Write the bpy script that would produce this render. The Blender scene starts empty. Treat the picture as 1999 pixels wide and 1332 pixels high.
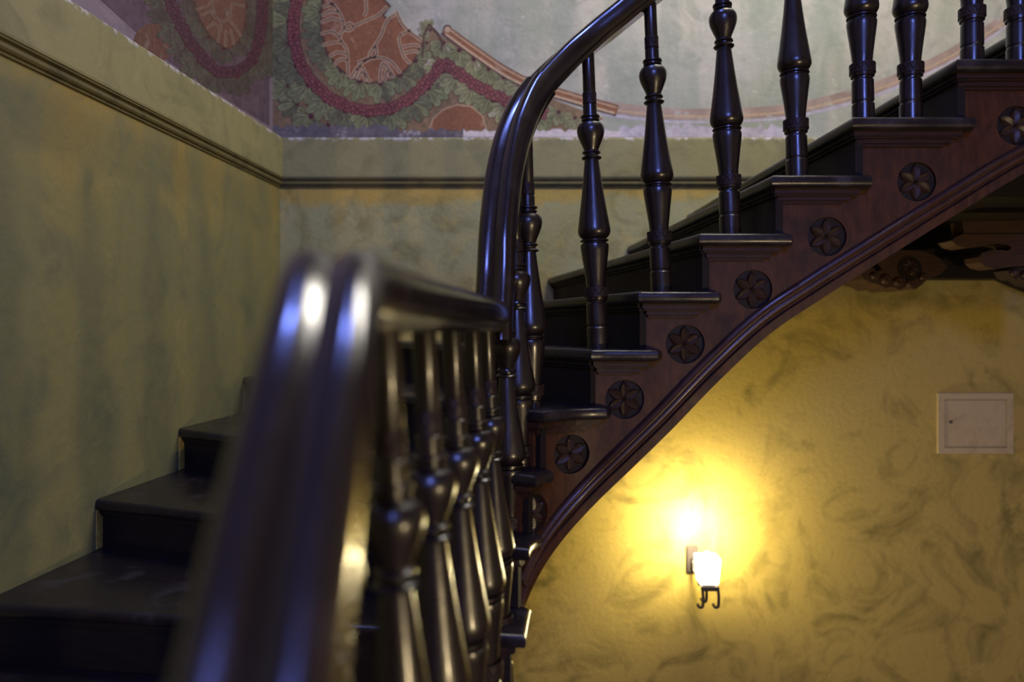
import bpy, bmesh, math, random
from mathutils import Vector, Matrix
random.seed(7)
S = bpy.context.scene
COL = S.collection
R = math.radians

# ------------------------------------------------------------------ camera
cam_d = bpy.data.cameras.new('camera'); cam = bpy.data.objects.new('camera', cam_d); COL.objects.link(cam)
cam.location = (0, 0, 0); cam.rotation_euler = (R(90), 0, 0)
cam_d.sensor_width = 36; cam_d.lens = 36 * 1400 / 1999
cam_d.shift_y = -21 / 1999
cam_d.clip_start = .02
cam_d.dof.use_dof = True; cam_d.dof.focus_distance = 2.35; cam_d.dof.aperture_fstop = 1.25
S.camera = cam
# ------------------------------------------------------------------ world, lights, exposure
W = bpy.data.worlds.new('world'); S.world = W; W.use_nodes = True
W.node_tree.nodes['Background'].inputs[0].default_value = (.35, .42, .6, 1)
W.node_tree.nodes['Background'].inputs[1].default_value = .05
S.view_settings.view_transform = 'Standard'; S.view_settings.look = 'None'
S.view_settings.gamma = 1; S.view_settings.use_curve_mapping = False
S.view_settings.exposure = 1.0

def area_light(name, loc, target, size, color, power):
    d = bpy.data.lights.new(name, 'AREA'); d.shape = 'RECTANGLE'; d.size, d.size_y = size
    d.color = color; d.energy = power
    o = bpy.data.objects.new(name, d); COL.objects.link(o); o.location = loc
    o.rotation_euler = (Vector(target) - Vector(loc)).to_track_quat('-Z', 'Y').to_euler()
    return o
def point_light(name, loc, r, color, power):
    d = bpy.data.lights.new(name, 'POINT'); d.shadow_soft_size = r; d.color = color; d.energy = power
    o = bpy.data.objects.new(name, d); COL.objects.link(o); o.location = loc
    return o
area_light('skylight', (-.15, 1.05, 3.3), (-.1, 1.25, 0), (.34, .34), (.20, .28, 1.0), 19)
area_light('rear_window', (.25, -2.7, 1.95), (.1, 1.9, .1), (.46, .9), (.20, .27, 1.0), 58)
area_light('overhead_fill', (1.5, 2.35, 3.3), (.7, 3.7, .6), (1.8, 1.0), (1.0, .94, .84), 70)  # unseen area light added under the ceiling to brighten the mural wall
point_light('lower_hall_lamp', (1.75, -.75, -.85), .04, (1.0, .76, .42), 62)

# ------------------------------------------------------------------ node materials
def new_mat(name):
    m = bpy.data.materials.new(name); m.use_nodes = True
    nt = m.node_tree; b = nt.nodes['Principled BSDF']
    return m, nt, b
def nd(nt, kind, **kw):
    n = nt.nodes.new(kind)
    for k, v in kw.items(): setattr(n, k, v)
    return n
def coords(nt, scale=(1, 1, 1), rot=(0, 0, 0)):
    t = nd(nt, 'ShaderNodeTexCoord'); m = nd(nt, 'ShaderNodeMapping')
    m.inputs['Scale'].default_value = scale; m.inputs['Rotation'].default_value = rot
    nt.links.new(t.outputs['Object'], m.inputs['Vector']); return m.outputs['Vector']
def noise(nt, vec, scale, detail=4, rough=.55, dist=0):
    n = nd(nt, 'ShaderNodeTexNoise'); n.inputs['Scale'].default_value = scale
    n.inputs['Detail'].default_value = detail; n.inputs['Roughness'].default_value = rough
    n.inputs['Distortion'].default_value = dist
    nt.links.new(vec, n.inputs['Vector']); return n.outputs['Fac']
def ramp(nt, fac, stops):
    r = nd(nt, 'ShaderNodeValToRGB'); e = r.color_ramp.elements
    while len(e) < len(stops): e.new(.5)
    for el, (p, c) in zip(e, stops):
        el.position = p; el.color = c if len(c) == 4 else (*c, 1)
    nt.links.new(fac, r.inputs[0]); return r.outputs[0]
def mix(nt, fac, a, b, mode='MIX'):
    n = nd(nt, 'ShaderNodeMix'); n.data_type = 'RGBA'; n.blend_type = mode
    for i, v in ((0, fac), (6, a), (7, b)):
        if isinstance(v, (int, float)): n.inputs[i].default_value = v
        elif isinstance(v, tuple): n.inputs[i].default_value = v if len(v) == 4 else (*v, 1)
        else: nt.links.new(v, n.inputs[i])
    return n.outputs[2]
def maprange(nt, v, a, b, c=0., d=1.):
    n = nd(nt, 'ShaderNodeMapRange')
    nt.links.new(v, n.inputs[0])
    for i, x in enumerate((a, b, c, d)): n.inputs[i + 1].default_value = x
    return n.outputs[0]
def math_n(nt, op, a, b):
    n = nd(nt, 'ShaderNodeMath', operation=op)
    for i, v in enumerate((a, b)):
        if isinstance(v, (int, float)): n.inputs[i].default_value = v
        else: nt.links.new(v, n.inputs[i])
    return n.outputs[0]
def bump(nt, b, h, strength, dist=.01):
    n = nd(nt, 'ShaderNodeBump'); n.inputs['Strength'].default_value = strength; n.inputs['Distance'].default_value = dist
    nt.links.new(h, n.inputs['Height']); nt.links.new(n.outputs[0], b.inputs['Normal'])

def wood(name, c1, c2, rough=.3, coat=.3, grain=(4, 4, 40), wear=None, spec=.5):
    m, nt, b = new_mat(name)
    v = coords(nt, grain); f = noise(nt, v, 3, 5, .6, .6)
    col = ramp(nt, f, [(.3, c1), (.7, c2)])
    v2 = coords(nt); f2 = noise(nt, v2, 9, 5, .6)
    if wear:
        col = mix(nt, ramp(nt, f2, [(.55, (0, 0, 0)), (.72, (1, 1, 1))]), col, wear)
    nt.links.new(col, b.inputs['Base Color'])
    nt.links.new(maprange(nt, f2, .3, .7, rough - .06, rough + .12), b.inputs['Roughness'])
    b.inputs['Specular IOR Level'].default_value = spec; b.inputs['Coat Weight'].default_value = coat; b.inputs['Coat Roughness'].default_value = .13
    f3 = noise(nt, v, 8, 4, .6)
    bump(nt, b, f3, .12, .004)
    return m
M_dark = wood('dark_polished_wood', (.007, .0045, .0038), (.015, .0085, .0065), .27, .25, (30, 30, 4))
M_rail = wood('dark_rail_wood', (.008, .005, .0042), (.015, .008, .0065), .18, 1.0, (30, 4, 30), wear=(.024, .015, .013))
M_tread = wood('tread_wood', (.009, .007, .008), (.017, .012, .012), .27, .12, (6, 40, 6), wear=(.030, .025, .027), spec=.4)
M_riser = wood('riser_wood', (.008, .006, .005), (.014, .009, .008), .6, .0, spec=.2)
M_string = wood('reddish_stringer_wood', (.030, .012, .006), (.074, .026, .010), .5, .0, (14, 14, 5), wear=(.026, .013, .008), spec=.22)
M_bead = wood('stringer_bead_wood', (.034, .014, .007), (.060, .022, .010), .34, .2, (14, 14, 5))
M_petal = wood('carved_petal_wood', (.026, .014, .007), (.045, .022, .010), .36, .2)
M_carve = wood('carved_dark_wood', (.014, .008, .006), (.026, .014, .010), .5, .0, spec=.25)
M_brack = wood('brown_bracket_wood', (.020, .009, .006), (.036, .014, .008), .5, .0, (6, 30, 30), spec=.22)
M_beam = wood('carved_beam_wood', (.030, .013, .007), (.060, .026, .012), .5, .0, (5, 30, 30), spec=.3)

def plaster(name, zones, smear_dark, smear_light, sc=1.0, bumpiness=.25, streak=None, edge=None, chips=None):
    """zones: ramp stops over z from -2.6 to 3.4 given in metres"""
    m, nt, b = new_mat(name)
    v = coords(nt); sep = nd(nt, 'ShaderNodeSeparateXYZ'); nt.links.new(v, sep.inputs[0])
    wob = noise(nt, v, 3.5, 4, .6)
    z = math_n(nt, 'ADD', sep.outputs['Z'], maprange(nt, wob, .3, .7, -zones['wob'], zones['wob']))
    t = maprange(nt, z, -2.6, 3.4)
    col = ramp(nt, t, [((zz + 2.6) / 6.0, c) for zz, c in zones['stops']])
    f1 = noise(nt, v, 2.6 * sc, 6, .62, 1.6)
    col = mix(nt, ramp(nt, f1, [(.48, (0, 0, 0)), (.68, (.75, .75, .75))]), col, smear_dark)
    f2 = noise(nt, coords(nt, (1, 1, 1), (.4, .2, .7)), 3.7 * sc, 6, .66, 2.2)
    col = mix(nt, ramp(nt, f2, [(.52, (0, 0, 0)), (.74, (.6, .6, .6))]), col, smear_light)
    f4 = noise(nt, v, 14 * sc, 5, .7, 2.5)
    col = mix(nt, ramp(nt, f4, [(.55, (0, 0, 0)), (.75, (.35, .35, .35))]), col, smear_dark)
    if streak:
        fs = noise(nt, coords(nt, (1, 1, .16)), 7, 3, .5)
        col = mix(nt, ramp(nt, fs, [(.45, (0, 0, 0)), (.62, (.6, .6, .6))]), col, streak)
    if edge:
        fe = noise(nt, v, 26, 4, .6)
        e = math_n(nt, 'MULTIPLY', maprange(nt, sep.outputs['Z'], edge[0], edge[1]), ramp(nt, fe, [(.5, (0, 0, 0)), (.58, (1, 1, 1))]))
        col = mix(nt, e, col, edge[2])
    if chips:
        fc = noise(nt, coords(nt, (1, 1, 1.6), (.3, .9, .1)), 15, 7, .72)
        col = mix(nt, ramp(nt, fc, [(.63, (0, 0, 0)), (.70, (.8, .8, .8))]), col, chips)
    nt.links.new(col, b.inputs['Base Color']); b.inputs['Roughness'].default_value = .72
    b.inputs['Specular IOR Level'].default_value = .3
    bump(nt, b, noise(nt, v, 34, 6, .65), bumpiness, .012)
    return m
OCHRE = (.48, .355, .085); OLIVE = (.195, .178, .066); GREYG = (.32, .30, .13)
M_wall = plaster('ochre_green_plaster', {'wob': .05, 'stops': [(-2.6, OCHRE), (.10, OCHRE), (.18, (.36, .27, .09)), (.35, GREYG), (.66, GREYG), (.69, (.40, .28, .06)), (.78, (.40, .28, .06))]},
                 (.16, .130, .030), (.50, .36, .095), 1.15)
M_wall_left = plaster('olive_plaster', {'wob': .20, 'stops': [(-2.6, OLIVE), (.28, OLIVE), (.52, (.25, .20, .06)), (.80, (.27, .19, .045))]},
                 (.105, .115, .06), (.25, .215, .085), 1.0, .25, streak=(.17, .165, .07))  # vertical streaks painted in to echo the baluster shadows on this wall
M_band = plaster('pale_olive_plaster', {'wob': .02, 'stops': [(-2.6, (.25, .225, .095)), (3.4, (.25, .225, .095))]},
                 (.16, .15, .065), (.29, .26, .12), 1.4, .2, edge=(.978, 1.0, (.55, .52, .50)))
M_mould = plaster('dark_olive_moulding', {'wob': .02, 'stops': [(-2.6, (.12, .098, .030)), (3.4, (.12, .098, .030))]}, (.06, .05, .02), (.15, .125, .045), 2, .1)
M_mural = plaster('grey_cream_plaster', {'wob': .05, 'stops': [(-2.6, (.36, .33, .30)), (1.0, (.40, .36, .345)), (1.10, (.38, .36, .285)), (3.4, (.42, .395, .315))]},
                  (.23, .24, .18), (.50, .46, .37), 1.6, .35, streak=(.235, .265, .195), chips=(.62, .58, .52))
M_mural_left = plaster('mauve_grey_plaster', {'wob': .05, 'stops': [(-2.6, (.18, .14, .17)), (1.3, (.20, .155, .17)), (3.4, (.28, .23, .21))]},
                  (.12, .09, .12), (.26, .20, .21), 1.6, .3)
def paint(name, c, v=.35, sc=30, worn=None):
    m, nt, b = new_mat(name); vec = coords(nt); f = noise(nt, vec, sc, 5, .65)
    col = ramp(nt, f, [(.3, tuple(x * (1 - v) for x in c)), (.7, tuple(min(1, x * (1 + v)) for x in c))])
    if worn: col = mix(nt, ramp(nt, noise(nt, vec, 11, 7, .7), [(.57, (0, 0, 0)), (.63, (1, 1, 1))]), col, worn)
    nt.links.new(col, b.inputs['Base Color']); b.inputs['Roughness'].default_value = .7
    b.inputs['Specular IOR Level'].default_value = .25
    return m
def plain(name, c, rough=.5, metal=0, emit=None, estr=0):
    m, nt, b = new_mat(name)
    v = coords(nt); f = noise(nt, v, 40, 3)
    nt.links.new(ramp(nt, f, [(.3, tuple(x * .85 for x in c)), (.7, tuple(min(1, x * 1.1) for x in c))]), b.inputs['Base Color'])
    b.inputs['Roughness'].default_value = rough; b.inputs['Metallic'].default_value = metal
    if emit: b.inputs['Emission Color'].default_value = (*emit, 1); b.inputs['Emission Strength'].default_value = estr
    return m
M_iron = plain('bronzed_iron', (.045, .035, .035), .5, .3)
M_glass = plain('lit_opal_glass', (.9, .85, .75), .4, 0, (1, .87, .55), 7)
M_bulb = plain('lit_bulb', (.9, .9, .85), .4, 0, (1, .9, .62), 30)
M_panel = plaster('cream_painted_metal', {'wob': 0, 'stops': [(-2.6, (.52, .41, .21)), (3.4, (.52, .41, .21))]}, (.42, .32, .15), (.58, .47, .26), 3, .1)
M_dim = plaster('dim_plaster', {'wob': 0, 'stops': [(-2.6, (.26, .22, .12)), (3.4, (.30, .28, .22))]}, (.2, .17, .09), (.34, .3, .2), 1, .2)
M_floor = plain('stone_floor', (.12, .10, .08), .5)

# ------------------------------------------------------------------ object helpers
def link(name, me, mat, parent=None, smooth=False, loc=None, rot=None):
    o = bpy.data.objects.new(name, me); COL.objects.link(o)
    for x in (mat if isinstance(mat, list) else [mat]):
        if x and x.name not in [m.name for m in me.materials if m]: me.materials.append(x)
    if parent: o.parent = parent
    if smooth:
        for p in me.polygons: p.use_smooth = True
    if loc: o.location = loc
    if rot: o.rotation_euler = rot
    return o
def mesh_from(verts, faces, name='m'):
    me = bpy.data.meshes.new(name); me.from_pydata([tuple(v) for v in verts], [], faces); me.update(); return me
def bm_mesh(bm, name='m'):
    bmesh.ops.recalc_face_normals(bm, faces=bm.faces)
    me = bpy.data.meshes.new(name); bm.to_mesh(me); bm.free(); return me
def autosmooth(o, ang=35):
    me = o.data
    for p in me.polygons: p.use_smooth = True
    me.update()
    bm = bmesh.new(); bm.from_mesh(me)
    for e in bm.edges:
        if len(e.link_faces) == 2 and e.calc_face_angle(0) > R(ang): e.smooth = False
    bm.to_mesh(me); bm.free()
    return o
def thing(name, label, cat, loc=(0, 0, 0), group=None):
    o = bpy.data.objects.new(name, None); COL.objects.link(o); o.location = loc
    o.empty_display_size = .05
    o['label'] = label; o['category'] = cat
    if group: o['group'] = group
    return o
def struct(o): o['kind'] = 'structure'; return o
def child(o, parent):       # parent keeping world placement (parents are never rotated or scaled)
    o.parent = parent; o.location = Vector(o.location) - Vector(parent.location); return o
def prism(bm, poly, z0, z1):
    lo = [bm.verts.new((p[0], p[1], z0)) for p in poly]; hi = [bm.verts.new((p[0], p[1], z1)) for p in poly]
    fs = [bm.faces.new(lo[::-1]), bm.faces.new(hi)]
    n = len(poly)
    for i in range(n): fs.append(bm.faces.new((lo[i], lo[(i + 1) % n], hi[(i + 1) % n], hi[i])))
    return lo, hi
def box(bm, a, b):
    prism(bm, [(a[0], a[1]), (b[0], a[1]), (b[0], b[1]), (a[0], b[1])], a[2], b[2])
def lathe_mesh(prof, seg=32):
    V = []; F = []
    for r, z in prof:
        for i in range(seg):
            a = 2 * math.pi * i / seg; V.append((r * math.cos(a), r * math.sin(a), z))
    n = len(prof)
    for j in range(n - 1):
        for i in range(seg):
            k = (i + 1) % seg; F.append((j * seg + i, j * seg + k, (j + 1) * seg + k, (j + 1) * seg + i))
    F.append(tuple(range(seg))[::-1]); F.append(tuple(range((n - 1) * seg, n * seg)))
    return mesh_from(V, F)
def catmull(pts, n, closed=False):
    out = []; L = len(pts); P = [Vector(p) for p in pts]
    for i in range(L if closed else L - 1):
        if closed: a, b, c, d = P[i - 1], P[i], P[(i + 1) % L], P[(i + 2) % L]
        else: a, b, c, d = P[max(i - 1, 0)], P[i], P[i + 1], P[min(i + 2, L - 1)]
        for k in range(n):
            t = k / n
            out.append(.5 * ((2 * b) + (c - a) * t + (2 * a - 5 * b + 4 * c - d) * t * t + (3 * b - a - 3 * c + d) * t ** 3))
    if not closed: out.append(P[-1])
    return out
def sweep(path, prof, scale=1.0, cap=True):
    """profile (w,h) swept along path; w sideways-horizontal, h 'up' perpendicular to the path"""
    V = []; F = []; n = len(prof); m = len(path)
    for i, p in enumerate(path):
        t = (path[min(i + 1, m - 1)] - path[max(i - 1, 0)]).normalized()
        side = t.cross(Vector((0, 0, 1))).normalized(); up = side.cross(t)
        for w, h in prof: V.append(p + side * w * scale + up * h * scale)
    for i in range(m - 1):
        for j in range(n):
            k = (j + 1) % n; F.append((i * n + j, i * n + k, (i + 1) * n + k, (i + 1) * n + j))
    if cap: F.append(tuple(range(n))[::-1]); F.append(tuple(range((m - 1) * n, m * n)))
    bm = bmesh.new(); bm.from_mesh(mesh_from(V, F)); return bm_mesh(bm)

# ------------------------------------------------------------------ plan of the well
SL = .0926                                   # slope of the left flight in plan (dx per dy)
DL = Vector((SL, 1)).normalized(); NL = Vector((-DL.y, DL.x))
TURN = math.atan2(DL.y, DL.x)
X17, YB = -.020, 2.07                        # stringer face: x where y = 1.7 on the left; y of the back flight
R0 = .28
def plan(s, off=0.):
    """point, tangent, outward normal on the stringer line; s = 0 where the turn begins"""
    cor = Vector((X17 + SL * (YB - 1.7), YB)); T = R0 * math.tan(TURN / 2)
    p0 = cor - DL * T; p1 = cor + Vector((T, 0)); c = p0 - NL * R0
    if s <= 0: p = p0 + DL * s; t = DL
    elif s >= R0 * TURN: p = p1 + Vector((s - R0 * TURN, 0)); t = Vector((1, 0))
    else:
        a = TURN - s / R0; t = Vector((math.cos(a), math.sin(a))); p = c + Vector((-t.y, t.x)) * R0
    n = Vector((-t.y, t.x))
    return p + n * off, t, n
ARC = R0 * TURN
def s_bearing(k, off=0.):                    # s where the line has x / y = k
    lo, hi = -1.3, ARC + 3
    for _ in range(50):
        mid = (lo + hi) / 2; p = plan(mid, off)[0]
        if p.x / p.y < k: lo = mid
        else: hi = mid
    return (lo + hi) / 2
def brg(px): return (px - 1000) / 1400
RISE = .164
def zt(k): return -.054 + RISE * k           # tread heights; landing is k = -5
OV = .055                                    # nosing overhang beyond the stringer
front = {-4: 1027, -3: 1034, -2: 1046, -1: 1062, 0: 1155, 1: 1247, 2: 1366, 3: 1508, 4: 1665, 5: 1868}
SK = {k: s_bearing(brg(p), -OV) for k, p in front.items()}
SK[6] = SK[5] + .31; SK[7] = SK[6] + .31; SK[8] = SK[7] + .31; SK[9] = SK[8] + .31
def left_x(y, o=0.): return -1.21 + .0928 * (y - 3.74) - o * 1.0043
BACK = 3.74
OUT = {-4: (left_x(1.86), 1.86), -3: (left_x(2.31), 2.31), -2: (left_x(2.79), 2.79), -1: (left_x(3.33), 3.33), 0: (-.85, BACK), 1: (-.30, BACK),
       2: (.187, BACK), 3: (.60, BACK), 4: (.91, BACK), 5: (1.235, BACK), 6: (1.55, BACK), 7: (1.86, BACK), 8: (2.17, BACK), 9: (2.48, BACK)}
OUT = {k: Vector(v) for k, v in OUT.items()}

# ------------------------------------------------------------------ walls
def wall_strip(name, prof, mat, side, parent=None):
    V = []; F = []
    for o, z in prof:
        c = (left_x(BACK + o, o), BACK + o)
        if side == 'left': a = (left_x(-3.0, o), -3.0)
        else: a = (4.3, BACK + o)
        V += [(a[0], a[1], z), (c[0], c[1], z)]
    n = len(prof)
    for i in range(n - 1): F.append((2 * i, 2 * i + 1, 2 * i + 3, 2 * i + 2))
    F.append((2 * n - 2, 2 * n - 1, 1, 0)); F.append(tuple(range(0, 2 * n, 2))); F.append(tuple(range(1, 2 * n, 2)))
    bm = bmesh.new(); bm.from_mesh(mesh_from(V, F))
    return link(name, bm_mesh(bm), mat, parent)
prof_lower = [(0, -2.6), (0, .79), (.30, .79), (.30, -2.6)]
prof_band = [(-.022, .792), (-.024, .80), (-.024, .992), (-.018, 1.0), (.068, 1.003), (.068, .792)]
prof_mould = [(.0, .742), (-.006, .744), (-.006, .752), (-.012, .755), (-.016, .762), (-.015, .770), (-.010, .775), (-.010, .779), (-.019, .784), (-.019, .7915), (.0, .7915)]
prof_mural = [(.065, 1.0), (.065, 3.4), (.30, 3.4), (.30, .80), (.069, .80), (.069, 1.0)]
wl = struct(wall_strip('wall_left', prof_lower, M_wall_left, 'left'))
wb = struct(wall_strip('wall_back', prof_lower, M_wall, 'back'))
ul = wall_strip('upper_wall', prof_mural, M_mural_left, 'left', wl)
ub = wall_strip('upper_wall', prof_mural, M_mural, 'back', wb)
for i, sd in enumerate(('left', 'back')):
    t = struct(wall_strip('trim_%d' % (i + 1), prof_band, M_band, sd))
    wall_strip('dado_moulding', prof_mould, M_mould, sd, t)
def slab(name, a, b, mat):
    bm = bmesh.new(); box(bm, a, b); return struct(link(name, bm_mesh(bm), mat))
slab('floor', (-2.6, -3.0, -2.8), (4.5, 4.0, -2.6), M_floor)
slab('ceiling', (-2.6, -3.2, 3.4), (4.5, 4.05, 3.5), M_dim)
slab('wall_right', (4.3, -3.0, -2.6), (4.5, 4.05, 3.4), M_dim)
slab('wall_rear', (-2.4, -3.2, -2.6), (4.5, -3.0, 3.4), M_dim)

# ------------------------------------------------------------------ mural: paint layers on the two upper walls
P_brown = paint('mural_brown', (.215, .092, .042), .25, 60, worn=(.30, .17, .10))
P_tan = paint('mural_tan', (.44, .31, .18), .2, 60)
P_line = paint('mural_outline', (.085, .045, .032), .3, 60)
P_berry = paint('mural_berry', (.20, .070, .058), .3, 60)
P_node = paint('mural_node', (.07, .018, .024), .3, 60)
P_greens = [paint('mural_green_%s' % n, c, .4, 34, worn=w) for n, c, w in
            (('dark', (.125, .135, .070), None), ('mid', (.185, .205, .092), None), ('light', (.24, .245, .115), (.38, .35, .25)))]
P_ground = paint('mural_ground', (.19, .125, .065), .3, 30)
P_pink = paint('mural_faded_pink', (.31, .225, .175), .25, 14, worn=(.36, .33, .28))
P_white = paint('bare_white_plaster', (.52, .46, .44), .2, 50)
P_lilac = paint('lilac_bare_plaster', (.40, .36, .39), .25, 20, worn=(.34, .32, .30))
P_edge = paint('mural_dark_edge', (.125, .106, .110), .35, 22, worn=(.30, .27, .26))  # dark purple-grey strip along the mural's lower edge
Q_mauve = paint('mural_mauve', (.100, .066, .080), .35, 20)
MU = (BACK + .065) / 1400                    # mural drawing unit in metres on the wall
def on_back(u, v, layer): return ((u - 1000) * MU, BACK + .065 - .0004 * layer, (645 - v) * MU)
def on_left(u, v, layer):
    a = (u - 1000) / 1400; y = (1.2693 + .0928 * 3.805) / (.0928 - a)
    x = -1.2693 + .0928 * (y - 3.805)
    return (x + .001 + .0004 * layer, y, (645 - v) / 1400 * y)
class Paint:
    def __init__(s, place): s.place = place; s.V = []; s.F = []; s.I = []; s.mats = []; s.dark = P_node; s.berry = P_berry
    def poly(s, pts, mat, layer):
        if mat not in s.mats: s.mats.append(mat)
        b = len(s.V); s.V += [s.place(p[0], p[1], layer) for p in pts]
        s.F.append(tuple(range(b, b + len(pts)))); s.I.append(s.mats.index(mat))
    def stroke(s, pts, w, mat, layer):
        pts = [Vector(p) for p in pts]
        for i in range(len(pts) - 1):
            d = (pts[i + 1] - pts[i]); n = Vector((-d.y, d.x)).normalized() * w / 2
            if d.length < 1e-6: continue
            e = d.normalized() * w * .25
            s.poly([pts[i] - e + n, pts[i + 1] + e + n, pts[i + 1] + e - n, pts[i] - e - n], mat, layer + .02 * (i % 3))
    def disc(s, c, r, mat, layer, n=9, ry=None):
        s.poly([(c[0] + r * math.cos(2 * math.pi * i / n), c[1] + (ry or r) * math.sin(2 * math.pi * i / n)) for i in range(n)], mat, layer)
    def done(s, name, parent):
        me = mesh_from(s.V, s.F)
        for m in s.mats: me.materials.append(m)
        for p, i in zip(me.polygons, s.I): p.material_index = i
        o = bpy.data.objects.new(name, me); COL.objects.link(o); o.parent = parent; return o
def walk(pts, step):
    pts = catmull([(p[0], p[1], 0) for p in pts], 10); out = []; d = 0
    for a, b in zip(pts, pts[1:]):
        L = (b - a).length
        while d < L:
            out.append((a.lerp(b, d / L), (b - a).normalized())); d += step
        d -= L
    return out
def fan(pt, c, ang, size, layer, greens):
    n = 6; c = Vector(c); g = random.choice(greens)
    for i in sorted(range(n), key=lambda i: -abs(i - 2.5)):
        a = ang + (i - 2.5) * R(30) + random.uniform(-.08, .08)
        L = size * (1 - .10 * abs(i - 2.5)) * random.uniform(.92, 1.05); w = size * .235
        d = Vector((math.cos(a), math.sin(a))); q = Vector((-d.y, d.x)); ly = layer + .12 * (3 - abs(i - 2.5)) + .035 * (i > 2)
        for k, (gm, m) in enumerate(((1.0, P_line), (.91, g if random.random() < .7 else random.choice(greens)))):
            pts = []
            for j in range(12):
                th = 2 * math.pi * j / 12
                pts.append(c + d * L * (.54 - .5 * gm * math.cos(th)) + q * w * (.75 - .35 * math.cos(th)) * (gm - .03 * k) * math.sin(th))
            pt.poly(pts, m, ly + .02 * k)
        pt.stroke([c + d * L * .12, c + d * L * .88], 1.0, P_line, ly + .03)
        for sg in (-1, 1): pt.stroke([c + d * L * .25, c + d * L * .8 + q * w * .42 * sg], .5, P_line, ly + .03)
    pt.disc(c, size * .12, P_node, layer + .6)
def rough_band(pt, u0, u1, top, bot, amp, mat, layer):
    n = int((u1 - u0) / 7); us = [u0 + (u1 - u0) * i / n for i in range(n + 1)]
    for a, b in zip(us, us[1:]):
        random.seed(int(a * 13)); ta = top + random.uniform(-amp, amp); random.seed(int(b * 13)); tb = top + random.uniform(-amp, amp)
        pt.poly([(a, ta), (b, tb), (b, bot), (a, bot)], mat, layer)
    random.seed(int(u0))
def garland(pt, path, w, layer, step=7):
    for p, t in walk(path, step):
        n = Vector((-t.y, t.x))
        for k in (-1, 0, 1):
            c = p.xy + n.xy * k * w * .34 + Vector((random.uniform(-1.5, 1.5), random.uniform(-1.5, 1.5)))
            r = random.uniform(4.8, 6.2); ly = layer + .05 * random.randint(0, 19)
            pt.disc(c, r, pt.dark, ly, 10); pt.disc(c, r * .72, pt.berry, ly + .03, 10)
def leaf_rows(pt, path, off, step, size, layer, greens, flip, jitter=.25, keep=lambda c: True):
    for p, t in walk(path, step):
        n = Vector((-t.y, t.x)) * flip
        c = p.xy + n.xy * off
        if keep(c): fan(pt, c, math.atan2(n.y, n.x) + random.uniform(-jitter, jitter), size, layer + random.uniform(0, .6), greens)

mb = Paint(on_back)
# grounds
mb.poly([(528, -60), (640, -60), (628, 20), (640, 100), (690, 160), (760, 165), (815, 110), (838, 48), (860, 68), (940, 120), (1040, 178), (1110, 205), (1180, 232), (1100, 262), (528, 262)], P_ground, .3)
rough_band(mb, 528, 760, 246, 268, 6, P_edge, 4.5); rough_band(mb, 760, 905, 254, 268, 5, P_edge, 4.5)
rough_band(mb, 905, 1210, 255, 268, 4, P_white, 4.7); rough_band(mb, 1210, 1570, 246, 268, 7, P_lilac, 1.1)
G1 = [(590, -40), (574, 40), (580, 105), (612, 162), (660, 200), (720, 216), (780, 204), (830, 165), (866, 122)]
G2 = [(866, 122), (905, 150), (950, 178), (1010, 205), (1070, 225)]
mid, lite = [P_greens[1], P_greens[0], P_greens[1]], [P_greens[2], P_greens[1], P_greens[2]]
dk = [P_greens[0], P_greens[0], P_greens[1]]
inside = lambda c: c.y > 0 and 534 < c.x
# corner column of leaves and lower fill
rim = [(640, -60), (628, 20), (628, 62), (640, 102), (664, 136), (694, 156), (724, 165), (756, 160), (785, 145), (810, 122), (826, 86)]
leaf_rows(mb, [(566, -40), (556, 40), (560, 110)], 0, 34, 36, 1.0, [P_greens[2], P_greens[1]], 1, .3)
leaf_rows(mb, [(556, 130), (572, 188), (605, 226), (650, 246)], 0, 38, 42, 1.3, dk, 1, .3)
leaf_rows(mb, G1, 9, 42, 48, 2.0, mid, 1)
leaf_rows(mb, rim, -1, 42, 43, 1.6, [P_greens[0], P_greens[1], P_greens[1]], 1)
leaf_rows(mb, [(834, 84), (838, 66), (842, 54)], 0, 26, 26, 2.4, lite, -1, .2)
leaf_rows(mb, [(866, 84), (900, 100), (950, 132), (1000, 160), (1060, 186)], 0, 34, 36, 2.2, lite, 1)
leaf_rows(mb, G2, 9, 36, 40, 2.4, lite, 1)
leaf_rows(mb, [(1060, 205), (1100, 222), (1150, 238)], 0, 34, 30, 2.4, lite, 1)
garland(mb, G1, 20, 3.2); garland(mb, G2, 19, 3.2)
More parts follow.
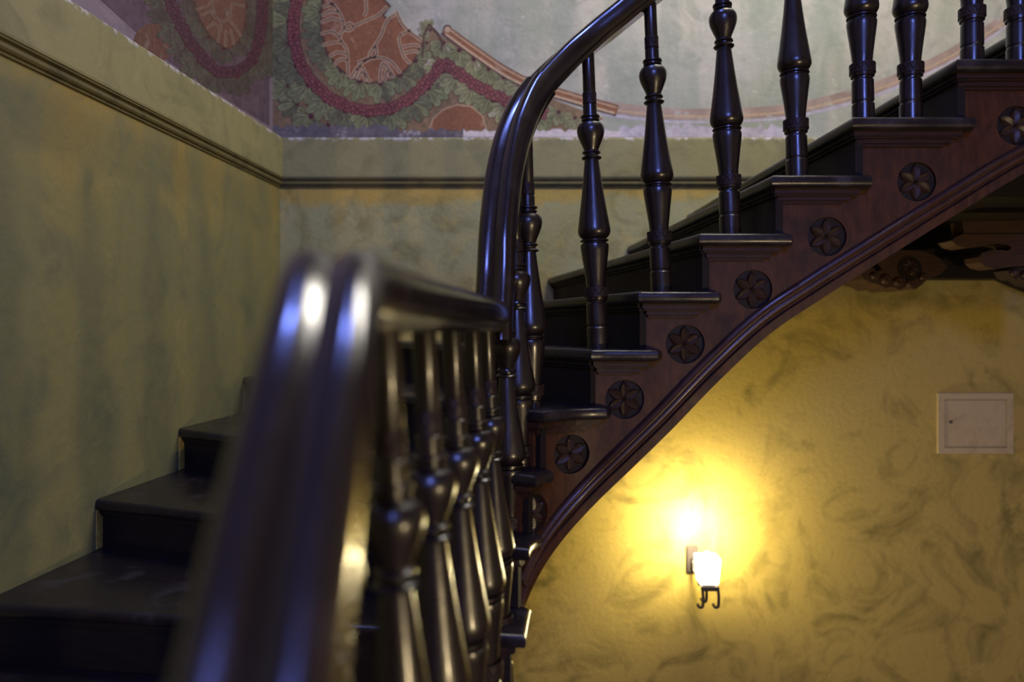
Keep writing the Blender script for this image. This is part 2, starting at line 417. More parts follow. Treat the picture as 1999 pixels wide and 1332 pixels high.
# brown field with its net of lines
field = [(640, -60), (628, 20), (627, 60), (637, 98), (660, 132), (690, 154), (722, 163), (756, 158), (785, 143), (808, 120), (825, 82), (795, 58), (782, 48), (775, 24), (760, 40), (748, 30), (762, 12), (740, -10), (730, -60)]
mb.poly(field, P_brown, 3.8)
mb.stroke(field[:9] + field[9:], 4, P_line, 4.0)
def net(lines, w=6.5):
    for l in lines:
        c = [tuple(p[:2]) for p in catmull([(a, b, 0) for a, b in l], 5)] if len(l) > 2 else l
        mb.stroke(c, w, P_tan, 4.1); mb.stroke(c, w * .4, P_line, 4.2)
net([[(640, 0), (660, 20), (670, 40), (672, 56)], [(672, 56), (664, 74), (678, 100), (680, 148)], [(690, 52), (712, 42), (738, 30), (756, 14)], [(672, 56), (682, 46), (690, 52), (682, 60), (672, 56)],
     [(728, 96), (738, 80), (746, 66), (756, 40), (772, 28)], [(728, 96), (722, 108), (730, 114), (736, 104), (734, 92), (728, 96)], [(700, 122), (728, 112), (760, 118), (782, 142)], [(728, 112), (700, 130), (686, 152)],
     [(628, 44), (650, 36), (668, 42)], [(628, 66), (650, 62), (664, 74)], [(632, 88), (648, 84), (668, 82)], [(645, 110), (660, 102), (676, 106)], [(655, 126), (664, 116), (678, 118)],
     [(782, 68), (780, 82), (790, 112), (802, 124)], [(782, 68), (800, 60)], [(786, 92), (806, 88), (820, 90)], [(790, 104), (806, 100), (816, 102)], [(714, 0), (716, 20), (712, 30)], [(775, 24), (790, 52), (824, 80)],
     [(694, 152), (706, 130), (722, 160)], [(700, 154), (708, 140), (714, 158)], [(742, 160), (748, 124), (770, 150)], [(752, 158), (756, 138), (764, 152)], [(630, 30), (646, 22), (660, 24)], [(632, 14), (648, 8), (656, 14)]])
# peaked outline and moulded swoosh
mb.stroke([(825, 110), (828, 70), (838, 48), (856, 66), (864, 84), (862, 98)], 4, P_line, 4.2)
sw = catmull([(872, 58, 0), (930, 100, 0), (990, 140, 0), (1045, 166, 0), (1110, 186, 0), (1200, 212, 0)], 8)
sw2 = [(p.x, p.y) for p in sw]
mb.stroke([(x, y + 3) for x, y in sw2], 22, P_line, 3.9); mb.stroke([(x + 1, y + 2) for x, y in sw2], 17, P_brown, 4.0)
mb.stroke([(x - 1, y + 9) for x, y in sw2], 4.5, P_tan, 4.1); mb.stroke([(x + 3, y - 2) for x, y in sw2], 2.5, P_tan, 4.1)
mb.disc((874, 57), 9, P_line, 3.95); mb.disc((874, 58), 6, P_tan, 4.05)
# half dome at the bottom
dome = [(838, 256), (846, 232), (866, 214), (892, 205), (920, 208), (942, 226), (950, 252)]
mb.poly(dome, P_brown, 4.3); mb.stroke(dome, 2, P_tan, 4.35)
# faded band to the right
fb = [(p.x, p.y) for p in catmull([(1180, 208, 0), (1300, 222, 0), (1430, 222, 0), (1540, 214, 0), (1640, 192, 0), (1740, 160, 0), (1860, 104, 0), (1990, 20, 0)], 8)]
mb.stroke(fb, 22, P_pink, 1.2); mb.stroke([(x, y + 15) for x, y in fb], 6, P_lilac, 1.0); mb.stroke([(x, y + 4) for x, y in fb], 3, P_tan, 1.4)
mb.done('painted_mural', ub)

F_brown = paint('shaded_brown', (.125, .060, .042), .3, 60, worn=(.17, .11, .085))  # weaker light on the left wall put into these darker mural colours
F_berry = paint('shaded_berry', (.085, .035, .042), .35, 40); F_node = paint('shaded_node', (.050, .020, .030), .3, 60)
F_tan = paint('shaded_tan', (.22, .155, .11), .2, 60)
F_leaf = [paint('shaded_leaf_%s' % n, c, .4, 34) for n, c in (('dark', (.062, .056, .046)), ('mid', (.080, .078, .056)))]
ml = Paint(on_left); ml.dark = F_node; ml.berry = F_berry
ml.poly([(175, -20), (527, -20), (526, 246), (470, 212), (330, 120)], Q_mauve, .3)
shield = [(p.x, p.y) for p in catmull([(376, -30, 0), (384, 20, 0), (402, 60, 0), (424, 84, 0), (446, 94, 0), (466, 78, 0), (478, 40, 0), (480, -30, 0)], 5)]
GL = [(322, -20), (344, 30), (372, 82), (412, 130), (450, 142), (488, 120), (508, 60), (512, -20)]
leaf_rows(ml, GL, 9, 38, 44, 1.5, F_leaf, 1); leaf_rows(ml, [(376, -30), (384, 20), (402, 62), (424, 86), (446, 97), (466, 80), (479, 40), (481, -30)], 0, 36, 36, 1.7, F_leaf, 1)
garland(ml, GL, 18, 2.6, 7)
ml.poly(shield, F_brown, 3.6); ml.stroke(shield, 3.5, P_line, 3.7)
for l in ([(384, 18), (404, 12), (414, 2)], [(414, 2), (418, 30), (432, 44), (446, 36), (452, 6)], [(432, 44), (424, 82)], [(446, 36), (470, 70)], [(452, 6), (476, 12)], [(392, 30), (410, 22), (420, 34)], [(404, 56), (416, 44), (428, 56)], [(440, 90), (440, 60)], [(456, 86), (450, 58)]):
    ml.stroke(l, 4.5, F_tan, 3.8); ml.stroke(l, 1.8, P_line, 3.9)
ml.disc((300, 85), 40, F_brown, 1.0, 16)
ml.done('painted_mural', ul)

# ------------------------------------------------------------------ staircase
st = thing('staircase', 'dark wooden winder staircase with carved open stringer climbing round the wall corner', 'staircase', (0, 0, 0))
def v2(v): return (v.x, v.y)
def bevel_edges(bm, sel, w, seg=3):
    es = [e for e in bm.edges if sel(e)]
    bmesh.ops.bevel(bm, geom=es, offset=w, segments=seg, profile=.5, affect='EDGES')
for k in range(-4, 9):
    s0, s1 = SK[k], SK[k + 1]
    za = zt(k)
    fc = plan(s0, -OV)[0]; o0, o1 = OUT[k], OUT[k + 1]
    nxt = plan(s1 + .045, .012)[0]
    inner = [plan(s0 + (s1 + .055 - s0) * i / 8, -OV)[0] for i in range(9)]
    tip = [plan(s1 + .075, -.012)[0], plan(s1 + .06, .012)[0]]
    d0 = (o1 - nxt).normalized(); fwd = Vector((-d0.y, d0.x))
    poly = [v2(p) for p in inner + tip + [nxt]]
    if k == -1: poly += [v2(o1), (left_x(BACK), BACK), v2(o0)]
    else: poly += [v2(o1 + (o1 - o0).normalized() * .03), v2(o0)]
    bm = bmesh.new(); lo, hi = prism(bm, poly, za - .034, za)
    n_in = 10
    vs = set(lo[:n_in + 1] + hi[:n_in + 1] + [lo[-1], hi[-1]])
    bmesh.ops.recalc_face_normals(bm, faces=bm.faces)
    def sel(e):
        a, b = e.verts
        if a not in vs or b not in vs: return False
        return abs(a.co.z - b.co.z) < 1e-5 and (e.calc_length() < 4)
    es = [e for e in bm.edges if sel(e)]
    bmesh.ops.bevel(bm, geom=es, offset=.012, segments=3, profile=.5, affect='EDGES')
    tr = autosmooth(link('tread', bm_mesh(bm), M_tread, st), 40)
    # stepped moulding under the nosing: along the stringer and along the front of the riser
    bm = bmesh.new()
    for (of, e0, e1, za0, za1) in ((-.030, .016, .034, .034, .048), (-.024, .022, .026, .048, .053), (-.016, .030, .012, .053, .066), (-.009, .036, -.006, .066, .074)):
        a = [plan(s0 + e0 + (s1 + e1 - s0 - e0) * i / 6, of)[0] for i in range(7)]
        b = [plan(s0 + e0 + (s1 + e1 - .012 - s0 - e0) * i / 6, .012)[0] for i in range(7)]
        prism(bm, [v2(p) for p in a + b[::-1]], za - za1, za - za0)
    link('bracket_moulding', bm_mesh(bm), M_brack, tr)
    bm = bmesh.new()
    u = (o0 - fc).normalized(); f = Vector((-u.y, u.x))
    f = f if f.dot(plan(s0)[1]) > 0 else -f
    for (q, za0, za1) in ((.014, .034, .046), (.020, .046, .055)):
        prism(bm, [v2(fc + u * (.03) + f * q), v2(fc + u * .03 + f * .05), v2(o0 + f * .05), v2(o0 + f * q)], za - za1, za - za0)
    link('nosing_moulding', bm_mesh(bm), M_riser, tr)
    bm = bmesh.new()
    a = fc + u * .040
    prism(bm, [v2(a + f * .028), v2(a + f * .05), v2(o0 + f * .05), v2(o0 + f * .028)], zt(k - 1) - .01, za - .03)
    link('riser', bm_mesh(bm), M_riser, st)
# bright unglazed paint left on the wall beside each riser
M_strip = paint('ochre_paint_strip', (.42, .31, .06), .3, 30)
for k in (-3, -2, -1):
    bm = bmesh.new(); y = OUT[k].y + .004; x = left_x(y)
    prism(bm, [(x - .004, y), (left_x(y + .035) - .004, y + .035), (left_x(y + .035) + .003, y + .035), (x + .003, y)], zt(k - 1) + .002, zt(k) - .036)
    link('paint_strip', bm_mesh(bm), M_strip, wl)
# landing
bm = bmesh.new()
lp = [plan(SK[-4] + .05, -OV)[0], plan(-1.12, -OV)[0], Vector((left_x(.62), .62)), OUT[-4] + Vector((0, .05))]
prism(bm, [v2(p) for p in lp], zt(-5) - .04, zt(-5))
link('landing_floor', bm_mesh(bm), M_tread, st)
# stringer: lower edge follows the curve of the soffit
low_pts = []
for px, py in ((990, 1332), (1012, 1200), (1062, 1095), (1150, 990), (1300, 845), (1400, 742), (1500, 650), (1600, 582), (1690, 525), (1850, 425), (1999, 335)):
    s = s_bearing(brg(px)); y = plan(s)[0].y; low_pts.append((s, (645 - py) / 1400 * y))
s_a, z_a = low_pts[0]
low_pts = [(-1.12, -1.12), (s_a - .25, -1.10), (s_a - .10, -1.03)] + low_pts
sl = low_pts[-1]; low_pts += [(sl[0] + .4, sl[1] + .20), (sl[0] + 1.0, sl[1] + .50), (sl[0] + 2, sl[1] + 1.0)]
def z_low(s):
    P = low_pts
    if s <= P[0][0]: return P[0][1]
    for i in range(len(P) - 1):
        if s <= P[i + 1][0]:
            (xa, ya), (xb, yb) = P[i], P[i + 1]
            def sl_(j):
                if j <= 0 or j >= len(P) - 1: return 0 if j <= 0 else (P[-1][1] - P[-2][1]) / (P[-1][0] - P[-2][0])
                return (P[j + 1][1] - P[j - 1][1]) / (P[j + 1][0] - P[j - 1][0])
            h = xb - xa; t = (s - xa) / h; m0, m1 = sl_(i) * h, sl_(i + 1) * h
            return (2 * t**3 - 3 * t * t + 1) * ya + (t**3 - 2 * t * t + t) * m0 + (-2 * t**3 + 3 * t * t) * yb + (t**3 - t * t) * m1
    return P[-1][1]
s_end = SK[9]
def z_top(s):
    k = -5
    for j in range(-4, 9):
        if s >= SK[j] + .030: k = j
    return zt(k) - .034
cuts = sorted(set([-1.12 + (s_end + 1.12) * i / 260 for i in range(261)] + [SK[j] + .030 - 1e-4 for j in range(-4, 9)] + [SK[j] + .030 + 1e-4 for j in range(-4, 9)]))
V = []; F = []
for s in cuts:
    for off in (0, .05):
        p = plan(s, off)[0]
        V += [(p.x, p.y, z_low(s)), (p.x, p.y, max(z_top(s), z_low(s) + .02))]
for i in range(len(cuts) - 1):
    a, b = 4 * i, 4 * i + 4
    F += [(a, b, b + 1, a + 1), (a + 2, a + 3, b + 3, b + 2), (a, a + 2, b + 2, b), (a + 1, b + 1, b + 3, a + 3)]
F += [(0, 1, 3, 2), (b, b + 2, b + 3, b + 1)]
bm = bmesh.new(); bm.from_mesh(mesh_from(V, F))
string = autosmooth(link('stringer', bm_mesh(bm), M_string, st), 30)
def along(o_prof, s_from, s_to, n):
    """profile of (out, height above the lower edge measured square to it) swept along the stringer face"""
    V = []; F = []; m = len(o_prof)
    for i in range(n + 1):
        s = s_from + (s_to - s_from) * i / n
        dz = (z_low(s + .01) - z_low(s - .01)) / .02; q = 1 / math.sqrt(1 + dz * dz)
        for out, h in o_prof:
            ss = s - h * dz * q; p, t, nn = plan(ss, -out)
            V.append((p.x, p.y, z_low(s) + h * q))
    for i in range(n):
        for j in range(m - 1): F.append((i * m + j, i * m + j + 1, (i + 1) * m + j + 1, (i + 1) * m + j))
    F.append(tuple(range(m))); F.append(tuple(range(n * m, n * m + m)))
    bm = bmesh.new(); bm.from_mesh(mesh_from(V, F)); return bm_mesh(bm)
bead = [(-.004, .028), (.004, .030), (.012, .034), (.014, .040), (.012, .046), (.006, .049), (.006, .052), (.014, .055), (.017, .061), (.014, .067), (.005, .070), (-.004, .071)]
autosmooth(link('stringer_bead', along(bead, ARC * .35, s_end, 160), M_bead, string), 50)
fas = [(-.004, -.004), (.009, -.004), (.010, .020), (.004, .024), (-.004, .025)]
autosmooth(link('stringer_fascia', along(fas, ARC * .0, s_end, 160), M_string, string), 40)
# soffit under the treads
V = []; F = []; n = 60
for i in range(n + 1):
    s = SK[-4] + (s_end - SK[-4]) * i / n; p = plan(s, .05)[0]
    j = max(k for k in range(-4, 10) if SK[k] <= s + 1e-6); j = min(j, 8); t = (s - SK[j]) / (SK[j + 1] - SK[j])
    if j == -1:
        c = Vector((left_x(BACK), BACK)); o = OUT[-1].lerp(c, t * 2) if t < .5 else c.lerp(OUT[0], t * 2 - 1)
    else: o = OUT[j].lerp(OUT[j + 1], t)
    for zz in (z_low(s) + .03, z_low(s) + .05): V += [(p.x, p.y, zz), (o.x, o.y, zz)]
for i in range(n):
    a, b = 4 * i, 4 * i + 4
    F += [(a, a + 1, b + 1, b), (a + 2, b + 2, b + 3, a + 3), (a, b, b + 2, a + 2), (a + 1, a + 3, b + 3, b + 1)]
F += [(0, 2, 3, 1), (b, b + 1, b + 3, b + 2)]
bm = bmesh.new(); bm.from_mesh(mesh_from(V, F)); link('soffit', bm_mesh(bm), M_riser, st)

# carved six-petal rosettes
def rosette_meshes(rad):
    disc = lathe_mesh([(rad, -.004), (rad, .0015), (rad * .95, .001), (rad * .5, .0022), (.002, .003)], 32)
    n = 8; L = rad * .93; w = rad * .30; V = []
    for i in range(n + 1):
        t = i / n; ww = w * math.sin(math.pi * t) ** .75; hh = .001 + .010 * math.sin(math.pi * (.12 + .76 * t)) ** .5
        V += [(-ww, t * L, .001), (-ww * .62, t * L, hh), (0, t * L, hh * .42), (ww * .62, t * L, hh), (ww, t * L, .001)]
    F = []
    for i in range(n):
        for j in range(4): F.append((5 * i + j, 5 * i + j + 1, 5 * i + j + 6, 5 * i + j + 5))
    return disc, mesh_from(V, F)
disc_me, petal_me = rosette_meshes(.056)
disc_s, petal_s = rosette_meshes(.05)
def rosette(parent, pos, normal, meshes, petals=6, roll=0., mat=None):
    z = Vector(normal).normalized(); x = Vector((0, 0, 1)).cross(z).normalized() ; y = z.cross(x)
    M = Matrix((x, y, z)).transposed().to_4x4(); M.translation = Vector(pos)
    r = link('rosette', meshes[0], mat or M_riser, parent); r.matrix_world = M
    r.matrix_local = Matrix.Translation(-Vector(parent.location)) @ M
    for i in range(petals):
        p = link('petal', meshes[1], mat or M_petal, r); p.matrix_local = Matrix.Rotation(roll + 2 * math.pi * i / petals, 4, 'Z')
    return r
SINK = .011
cutters = []
for px, py in ((1985, 245), (1790, 355), (1615, 462), (1470, 565), (1338, 672), (1220, 780), (1115, 887), (1042, 1005), (1004, 1132)):
    s = s_bearing(brg(px)); p, t, n = plan(s, SINK); z = (645 - py) / 1400 * plan(s)[0].y
    rosette(st, (p.x, p.y, z), (-n.x, -n.y, 0), (disc_me, petal_me))
    bm = bmesh.new(); bmesh.ops.create_cone(bm, cap_ends=True, segments=32, radius1=.0567, radius2=.0567, depth=.05)
    M = Matrix((Vector((0, 0, 1)).cross(Vector((-n.x, -n.y, 0))).normalized(), Vector((0, 0, 1)), Vector((-n.x, -n.y, 0)))).transposed().to_4x4()
    M.translation = Vector((p.x - n.x * .025, p.y - n.y * .025, z)); bm.transform(M)
    cutters.append(bm_mesh(bm))
# recesses are cut into the stringer mesh itself; the cutting shapes are deleted again
bm = bmesh.new()
for c in cutters: bm.from_mesh(c)
cut = bpy.data.objects.new('recess', bm_mesh(bm)); COL.objects.link(cut)
md = string.modifiers.new('recess', 'BOOLEAN'); md.object = cut; md.operation = 'DIFFERENCE'; md.solver = 'EXACT'
bpy.context.view_layer.update()
ev = string.evaluated_get(bpy.context.evaluated_depsgraph_get())
nm = bpy.data.meshes.new_from_object(ev); string.modifiers.clear(); string.data = nm
bpy.data.objects.remove(cut); autosmooth(string, 30)

# ------------------------------------------------------------------ balustrade
ba = thing('stair_balustrade', 'dark turned wooden balustrade whose handrail sweeps from the landing up the winding stairs', 'balustrade')
OB = .04
goose = []
for px, py in ((966, 594), (969, 540), (974, 450), (987, 340), (1010, 250), (1046, 180), (1100, 122), (1150, 80), (1205, 36), (1265, -12)):
    s = s_bearing(brg(px), OB); p = plan(s, OB)[0]; goose.append((p.x, p.y, (645 - py) / 1400 * p.y))
g0 = plan(s_bearing(brg(966), OB) - .012, OB)[0]
goose = [(g0.x - .002, g0.y - .012, -.03), (g0.x, g0.y, .03)] + goose[1:]
lowr = [(-.10, .02, -.90), (-.112, .14, -.675), (-.134, .25, -.475), (-.143, .33, -.342), (-.146, .405, -.228), (-.149, .48, -.130), (-.154, .555, -.050), (-.161, .62, .006), (-.166, .66, .032), (-.169, .69, .039), (-.164, .76, .037), (-.142, 1.02, .036), (-.110, 1.30, .036), (-.079, 1.55, .036), (-.067, 1.66, .036), (-.054, 1.80, .036), (-.052, 1.83, .036)]
pz = goose[-1]
upr = [(.65, YB + OB, 1.178), (1.0, YB + OB, 1.395), (1.5, YB + OB, 1.67), (2.2, YB + OB, 2.03), (2.6, YB + OB, 2.24)]
low_path = catmull(lowr, 10); full = low_path + catmull(goose + upr, 10)
half = catmull([(.030, -.041, 0), (.035, -.030, 0), (.042, -.025, 0), (.048, -.012, 0), (.050, .004, 0), (.048, .020, 0), (.040, .034, 0), (.027, .040, 0), (.014, .038, 0), (.004, .033, 0), (.0, .0305, 0)], 3)
prof = half + [Vector((-p.x, p.y, 0)) for p in half[-2::-1]]
prof = [(p.x, p.y) for p in prof]
jl = len(low_path)
ji = min(range(len(full)), key=lambda i: abs(full[i].x / max(full[i].y, .1) - brg(1056)) + (0 if full[i].z > .5 else 9))
for nm, seg, sc in (('landing_handrail', low_path, .95), ('swept_handrail', full[jl:ji + 1], 1.0), ('upper_handrail', full[ji:], .88)):
    autosmooth(link(nm, sweep(seg, prof, sc), M_rail, ba), 50)
def rail_z(x, y):
    return min(full, key=lambda p: (p.x - x) ** 2 + (p.y - y) ** 2).z
# one turned baluster; heights are measured from the foot, the bulb sits at .640
BODY = [(.0275, .185), (.030, .210), (.0352, .250), (.0405, .288), (.0418, .300), (.0405, .307), (.034, .311), (.034, .313), (.0415, .316), (.0415, .319), (.0335, .322), (.036, .324), (.0425, .330), (.0468, .338), (.048, .346), (.0470, .356), (.0425, .385), (.0345, .440), (.0275, .495), (.0215, .550), (.0205, .556),
        (.0275, .558), (.0300, .561), (.0265, .565), (.0200, .568), (.0205, .572), (.0270, .575), (.0262, .579), (.0208, .583), (.0240, .592), (.0320, .610), (.0382, .626), (.0405, .640), (.0395, .651), (.0340, .660), (.0250, .665), (.0225, .667), (.0265, .670), (.0265, .673), (.0215, .675), (.0215, .677), (.0278, .680), (.0278, .684), (.0205, .687), (.0205, .714), (.0185, .716), (.0185, .719)]
def band_mesh(r, z0, z1, n, depth):
    """collar with V cuts: raised triangles on a ring"""
    bm = bmesh.new()
    for rr, a, b in ((r - depth, z0, z1), (r, z0, z0 + (z1 - z0) * .18), (r, z1 - (z1 - z0) * .18, z1)):
        N = 28
        pts = [(rr * math.cos(2 * math.pi * i / N), rr * math.sin(2 * math.pi * i / N)) for i in range(N)]
        prism(bm, pts, a, b)
    h0, h1 = z0 + (z1 - z0) * .16, z1 - (z1 - z0) * .16
    for i in range(n):
        for (aa, bb, up) in ((-.40, .40, 1), (.10, .90, -1)):
            a0, a1, am = [2 * math.pi * (i + q) / n for q in (aa, bb, (aa + bb) / 2)]
            zb, zm = (h0, h1) if up > 0 else (h1, h0)
            q = [bm.verts.new((rad * math.cos(a), rad * math.sin(a), z)) for rad in (r - depth * 1.4, r) for a, z in ((a0, zb), (a1, zb), (am, zm))]
            for fc_ in ((0, 1, 4, 3), (1, 2, 5, 4), (2, 0, 3, 5), (3, 4, 5)): bm.faces.new([q[j] for j in fc_])
    return bm_mesh(bm)
collar_me = band_mesh(.036, .152, .180, 12, .0035)
neck_me = band_mesh(.0205, .720, .752, 8, .0028)
def baluster(x, y, foot, bulb, top, lean):
    """foot, bulb, top are heights of the foot, the bulb's widest ring and the head"""
    z0 = bulb - .640; f = max(-.3, min(foot - z0, .115))
    g = .152 - f
    pr = [(.031, f), (.031, f + g * .40), (.0285, f + g * .42), (.0285, f + g * .45), (.0305, f + g * .47), (.0300, f + g * .86), (.0275, f + g * .89), (.0275, f + g * .92), (.0325, f + g * .94), (.0335, .1515), (.0275, .1525), (.0275, .1795)]
    H = top - z0
    pr += BODY + [(.0175, .721), (.0175, .751), (.0185, .753), (.0185, max(H, .76))]
    o = autosmooth(link('baluster', lathe_mesh(pr, 32), M_dark, ba, loc=(x, y, z0), rot=(0, -lean, R(random.uniform(0, 360)))), 28)
    o.rotation_mode = 'ZYX' if False else 'XYZ'
    o.matrix_local = Matrix.Translation((x, y, z0)) @ Matrix.Rotation(-lean, 4, 'Y') @ Matrix.Rotation(random.uniform(0, 6.2), 4, 'Z')
    link('carved_collar', collar_me, M_carve, o); link('carved_neck_band', neck_me, M_carve, o)
    return o
# on the landing
for x, y in ((-.180, .69), (-.144, .885), (-.121, 1.09), (-.096, 1.29), (-.071, 1.51), (-.050, 1.75)):
    baluster(x + .024, y, zt(-5), zt(-5) + .640, rail_z(x, y) - .01, .042)
# round the tight turn
for px, bz, k, lean in ((998, -.045, -3, .02), (1018, .140, -2, .022), (1041, .305, -2, .022)):
    s = s_bearing(brg(px), OB); p = plan(s, OB)[0]
    xt = p.x - .02
    baluster(p.x, p.y, zt(k), bz, rail_z(p.x, p.y) - .01, lean)
# up the back flight: bearing of the foot, tread, lean
for px, k, lean in ((1168, 0, .034), (1292, 1, .040), (1427, 2, .036), (1557, 3, .026), (1686, 4, .018), (1779, 4, .008), (1898, 5, .0), (1988, 5, .0), (2090, 6, 0.), (2180, 6, 0.)):
    s = s_bearing(brg(px), OB); p = plan(s, OB)[0]
    xt = p.x - lean * .85
    baluster(p.x, p.y, zt(k), zt(k) + .640, rail_z(xt, p.y) - .005, lean)

# ------------------------------------------------------------------ wall lamp
lx, lz = .938, -1.175
la = thing('wall_sconce', 'lit wall lamp with white glass shade and curled iron hooks on ochre wall', 'wall lamp', (lx, BACK, lz))
def lpart(name, bm, mat, parent=None): return link(name, bm_mesh(bm), mat, parent or la)
bm = bmesh.new()
pl = [(-.026, -.090), (.026, -.090), (.032, -.080), (.032, .045), (.026, .055), (-.026, .055), (-.032, .045), (-.032, -.080)]
for i, (sc, y0, y1) in enumerate(((1.0, -.0, -.008), (.86, -.008, -.016))):
    lo = [bm.verts.new((a * sc, y0, b * sc - .018 * (1 - sc))) for a, b in pl]; hi = [bm.verts.new((a * sc, y1, b * sc - .018 * (1 - sc))) for a, b in pl]
    bm.faces.new(lo); bm.faces.new(hi[::-1])
    for j in range(8): bm.faces.new((lo[j], lo[(j + 1) % 8], hi[(j + 1) % 8], hi[j]))
lpart('back_plate', bm, M_iron)
def strap(path, w, th, axis):
    """flat iron strap; path points in local coords, width along axis"""
    pts = catmull(path, 6); V = []; F = []; ax = Vector(axis)
    for i, p in enumerate(pts):
        t = (pts[min(i + 1, len(pts) - 1)] - pts[max(i - 1, 0)]).normalized(); n = t.cross(ax).normalized()
        V += [p + ax * w / 2 + n * th / 2, p - ax * w / 2 + n * th / 2, p - ax * w / 2 - n * th / 2, p + ax * w / 2 - n * th / 2]
    for i in range(len(pts) - 1):
        for j in range(4): F.append((4 * i + j, 4 * i + (j + 1) % 4, 4 * i + 4 + (j + 1) % 4, 4 * i + 4 + j))
    F += [(0, 1, 2, 3), (4 * len(pts) - 4, 4 * len(pts) - 3, 4 * len(pts) - 2, 4 * len(pts) - 1)]
    bm = bmesh.new(); bm.from_mesh(mesh_from(V, F)); return bm
cy = -.215; cx = .022
lpart('arm', strap([(0, -.012, -.01), (0, -.035, -.02), (0, -.050, -.06), (cx * .6, -.085, -.083), (cx, -.165, -.083)], .014, .006, (1, 0, 0)), M_iron)
bm = bmesh.new()
prism(bm, [(cx - .040, cy - .040), (cx + .040, cy - .040), (cx + .040, cy + .040), (cx - .040, cy + .040)], -.080, -.074)
prism(bm, [(cx - .030, cy - .030), (cx + .030, cy - .030), (cx + .030, cy + .030), (cx - .030, cy + .030)], -.074, -.062)
prism(bm, [(cx - .036, cy - .042), (cx + .042, cy - .042), (cx + .042, cy - .034), (cx - .036, cy - .034)], -.094, -.080)
prism(bm, [(cx - .036, cy + .034), (cx + .042, cy + .034), (cx + .042, cy + .042), (cx - .036, cy + .042)], -.094, -.080)
lpart('shade_holder', bm, M_iron)
for hx, hy in ((cx - .036, cy - .036), (cx + .040, cy - .036), (cx, cy + .036)):
    lpart('hook', strap([(hx, hy, -.072), (hx + .004, hy, -.10), (hx + .006, hy, -.14), (hx + .003, hy, -.168), (hx - .008, hy, -.174), (hx - .018, hy, -.168), (hx - .021, hy, -.156)], .014, .011, (0, 1, 0)), M_iron)
# square opal shade, wider at the top, open above
bm = bmesh.new(); rings = []
for h, w in ((-.062, .043), (-.056, .045), (.03, .052), (.062, .054), (.062, .049), (.03, .047), (-.048, .038), (-.052, .030)):
    c = w * .12; pts = [(-w + c, -w), (w - c, -w), (w, -w + c), (w, w - c), (w - c, w), (-w + c, w), (-w, w - c), (-w, -w + c)]
    rings.append([bm.verts.new((a + cx, b + cy, h)) for a, b in pts])
for a, b in zip(rings, rings[1:]):
    for j in range(8): bm.faces.new((a[j], a[(j + 1) % 8], b[(j + 1) % 8], b[j]))
bm.faces.new(rings[0][::-1]); bm.faces.new(rings[-1])
sh = lpart('glass_shade', bm, M_glass)
bl = link('bulb', lathe_mesh([(.010, -.04), (.014, -.01), (.024, .03), (.027, .052), (.022, .072), (.010, .084), (.001, .087)], 20), M_bulb, la, True, loc=(cx, cy, 0))
pt = point_light('sconce_glow', (lx + cx - .01, BACK + cy + .02, lz + .15), .04, (1.0, .85, .46), 17); child(pt, la)

# ------------------------------------------------------------------ meter door on the wall
ap = thing('access_panel', 'square cream painted metal hatch set in the ochre wall at right', 'wall hatch', (2.41, BACK, -.485))
w, h, fw = .195, .158, .033
bm = bmesh.new()
for a, b in (((-w, -.014, h - fw), (w, 0, h)), ((-w, -.014, -h), (w, 0, -h + fw)), ((-w, -.014, -h + fw), (-w + fw, 0, h - fw)), ((w - fw, -.014, -h + fw), (w, 0, h - fw))): box(bm, a, b)
link('hatch_frame', bm_mesh(bm), M_panel, ap)
bm = bmesh.new(); box(bm, (-w + fw + .003, -.011, -h + fw + .003), (w - fw - .003, -.001, h - fw - .004))
dr = link('hatch_door', bm_mesh(bm), M_panel, ap)
kn = link('lock_knob', lathe_mesh([(.008, 0), (.008, .006), (.006, .009), (.001, .010)], 14), M_iron, dr, True, loc=(-w + fw + .032, -.011, .008), rot=(R(90), 0, 0))

# ------------------------------------------------------------------ timbers under the upper flight, at right
def outline_prism(pts, y0, y1):
    bm = bmesh.new()
    a = [bm.verts.new((x, y0, z)) for x, z in pts]; b = [bm.verts.new((x, y1, z)) for x, z in pts]
    bm.faces.new(a); bm.faces.new(b[::-1]); n = len(pts)
    for i in range(n): bm.faces.new((a[i], a[(i + 1) % n], b[(i + 1) % n], b[i]))
    return bm
def at_depth(y, pts, org): return [  # outline measured on a plane at that depth
    ((px - 1000) / 1400 * y - org[0], (645 - py) / 1400 * y - org[2]) for px, py in pts]
y1 = 3.50; org = (1.75, BACK, .24)
be = thing('ceiling_beam', 'dark horizontal timber beam along the ochre wall under the upper stairs', 'beam', (2.2, BACK, .26))
bm = bmesh.new(); box(bm, (-.42, -.16, .0), (1.1, 0, .12)); box(bm, (-.52, -.16, .125), (1.1, 0, .16)); box(bm, (-.52, -1.05, .24), (1.1, 0, .34)); box(bm, (-.45, -.12, .16), (1.1, 0, .24))
link('beam_timber', bm_mesh(bm), M_riser, be)
bm = outline_prism([(.30, -.0), (.87, -.0), (.87, -.5), (.80, -.46), (.70, -.30), (.54, -.10), (.38, -.035)], -.13, -.02)
link('curved_brace', bm_mesh(bm), M_riser, be)
co = thing('carved_corbel', 'small carved timber corbel with star rosette below the staircase curve', 'corbel', (1.80, 3.50, .33))
o3 = (1.80, 3.50, .33); yd = 3.36
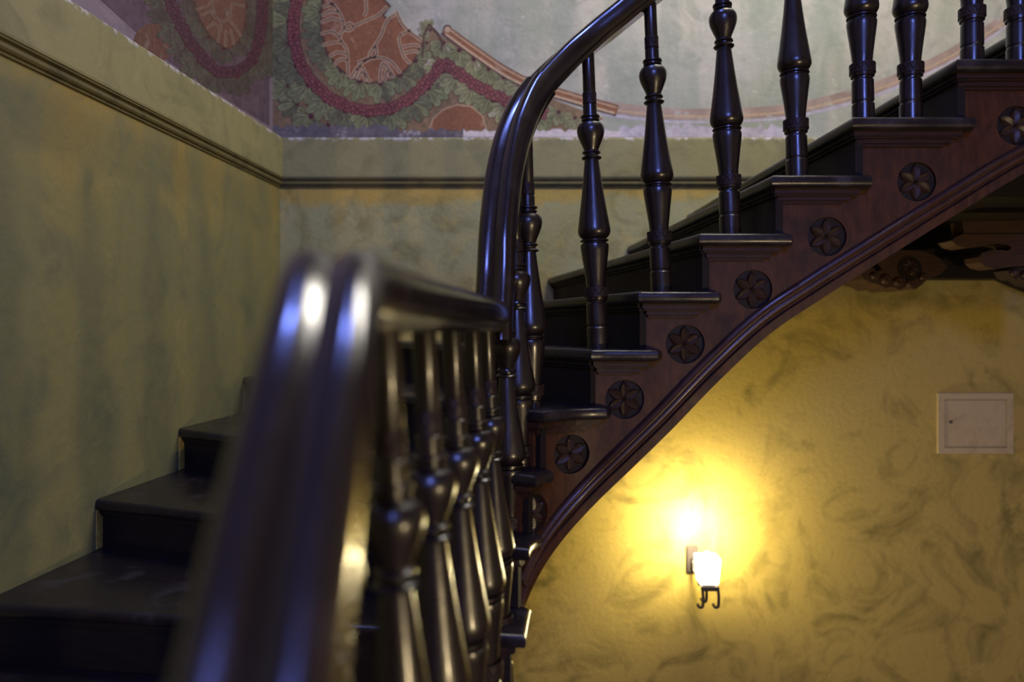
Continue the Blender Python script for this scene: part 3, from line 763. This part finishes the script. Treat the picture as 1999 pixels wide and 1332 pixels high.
corb = at_depth(yd, [(1700, 500), (1760, 488), (1800, 490), (1830, 500), (1850, 520), (1836, 536), (1812, 545), (1800, 556), (1788, 565), (1770, 560), (1757, 566), (1742, 560), (1728, 563), (1714, 555), (1700, 552), (1686, 545), (1682, 534), (1690, 526), (1704, 522), (1712, 530), (1722, 528), (1716, 516)], o3)
bm = outline_prism(corb, yd - o3[1], BACK - o3[1] - .12)
link('corbel_block', bm_mesh(bm), M_beam, co)
for px, py, r in ((1706, 538, .020), (1728, 545, .026), (1752, 550, .024), (1776, 553, .022), (1800, 540, .020)):
    x, z = at_depth(yd, [(px, py)], o3)[0]
    link('carved_leaf', lathe_mesh([(r, 0), (r * .9, .012), (r * .5, .022), (r * .2, .016), (.001, .012)], 10), M_beam, co, True, loc=(x, yd - o3[1], z), rot=(R(90), 0, 0))
x, z = at_depth(yd, [(1776, 524)], o3)[0]
rosette(co, (x + o3[0], yd - .004, z + o3[2]), (0, -1, 0), (disc_s if False else disc_me, petal_s), 8, R(22.5))
sc = thing('scroll_bracket', 'carved scrolled beam end jutting left at the right edge below the stairs', 'bracket', (2.15, 3.0, .40))
o4 = (2.11, 3.0, .40); yd = 2.98
for nm, pts, m, dy in (('bracket_cap', [(1866, 431), (2060, 429), (2060, 456), (1870, 456)], M_beam, .02),
                   ('scroll_block', [(1862, 457), (2060, 457), (2060, 522), (1990, 520), (1956, 521), (1925, 525), (1906, 521), (1895, 512), (1893, 502), (1899, 494), (1912, 490), (1936, 488), (1950, 490), (1957, 484), (1950, 478), (1930, 476), (1902, 479), (1868, 484), (1850, 480), (1840, 470), (1846, 464)], M_beam, 0),
                   ('lower_block', [(1962, 522), (2060, 522), (2060, 566), (1996, 556), (1985, 548), (1974, 540), (1968, 546), (1958, 538), (1952, 528)], M_carve, .01)):
    bm = outline_prism(at_depth(yd, pts, o4), yd - o4[1] + dy, yd - o4[1] + .10)
    link(nm, bm_mesh(bm), m, sc)
for px, py in ((1964, 532), (1985, 536)):
    x, z = at_depth(yd, [(px, py)], o4)[0]
    link('carved_bud', lathe_mesh([(.018, 0), (.017, .012), (.010, .020), (.001, .022)], 10), M_beam, sc, True, loc=(x, yd - o4[1] + .01, z), rot=(R(90), 0, 0))
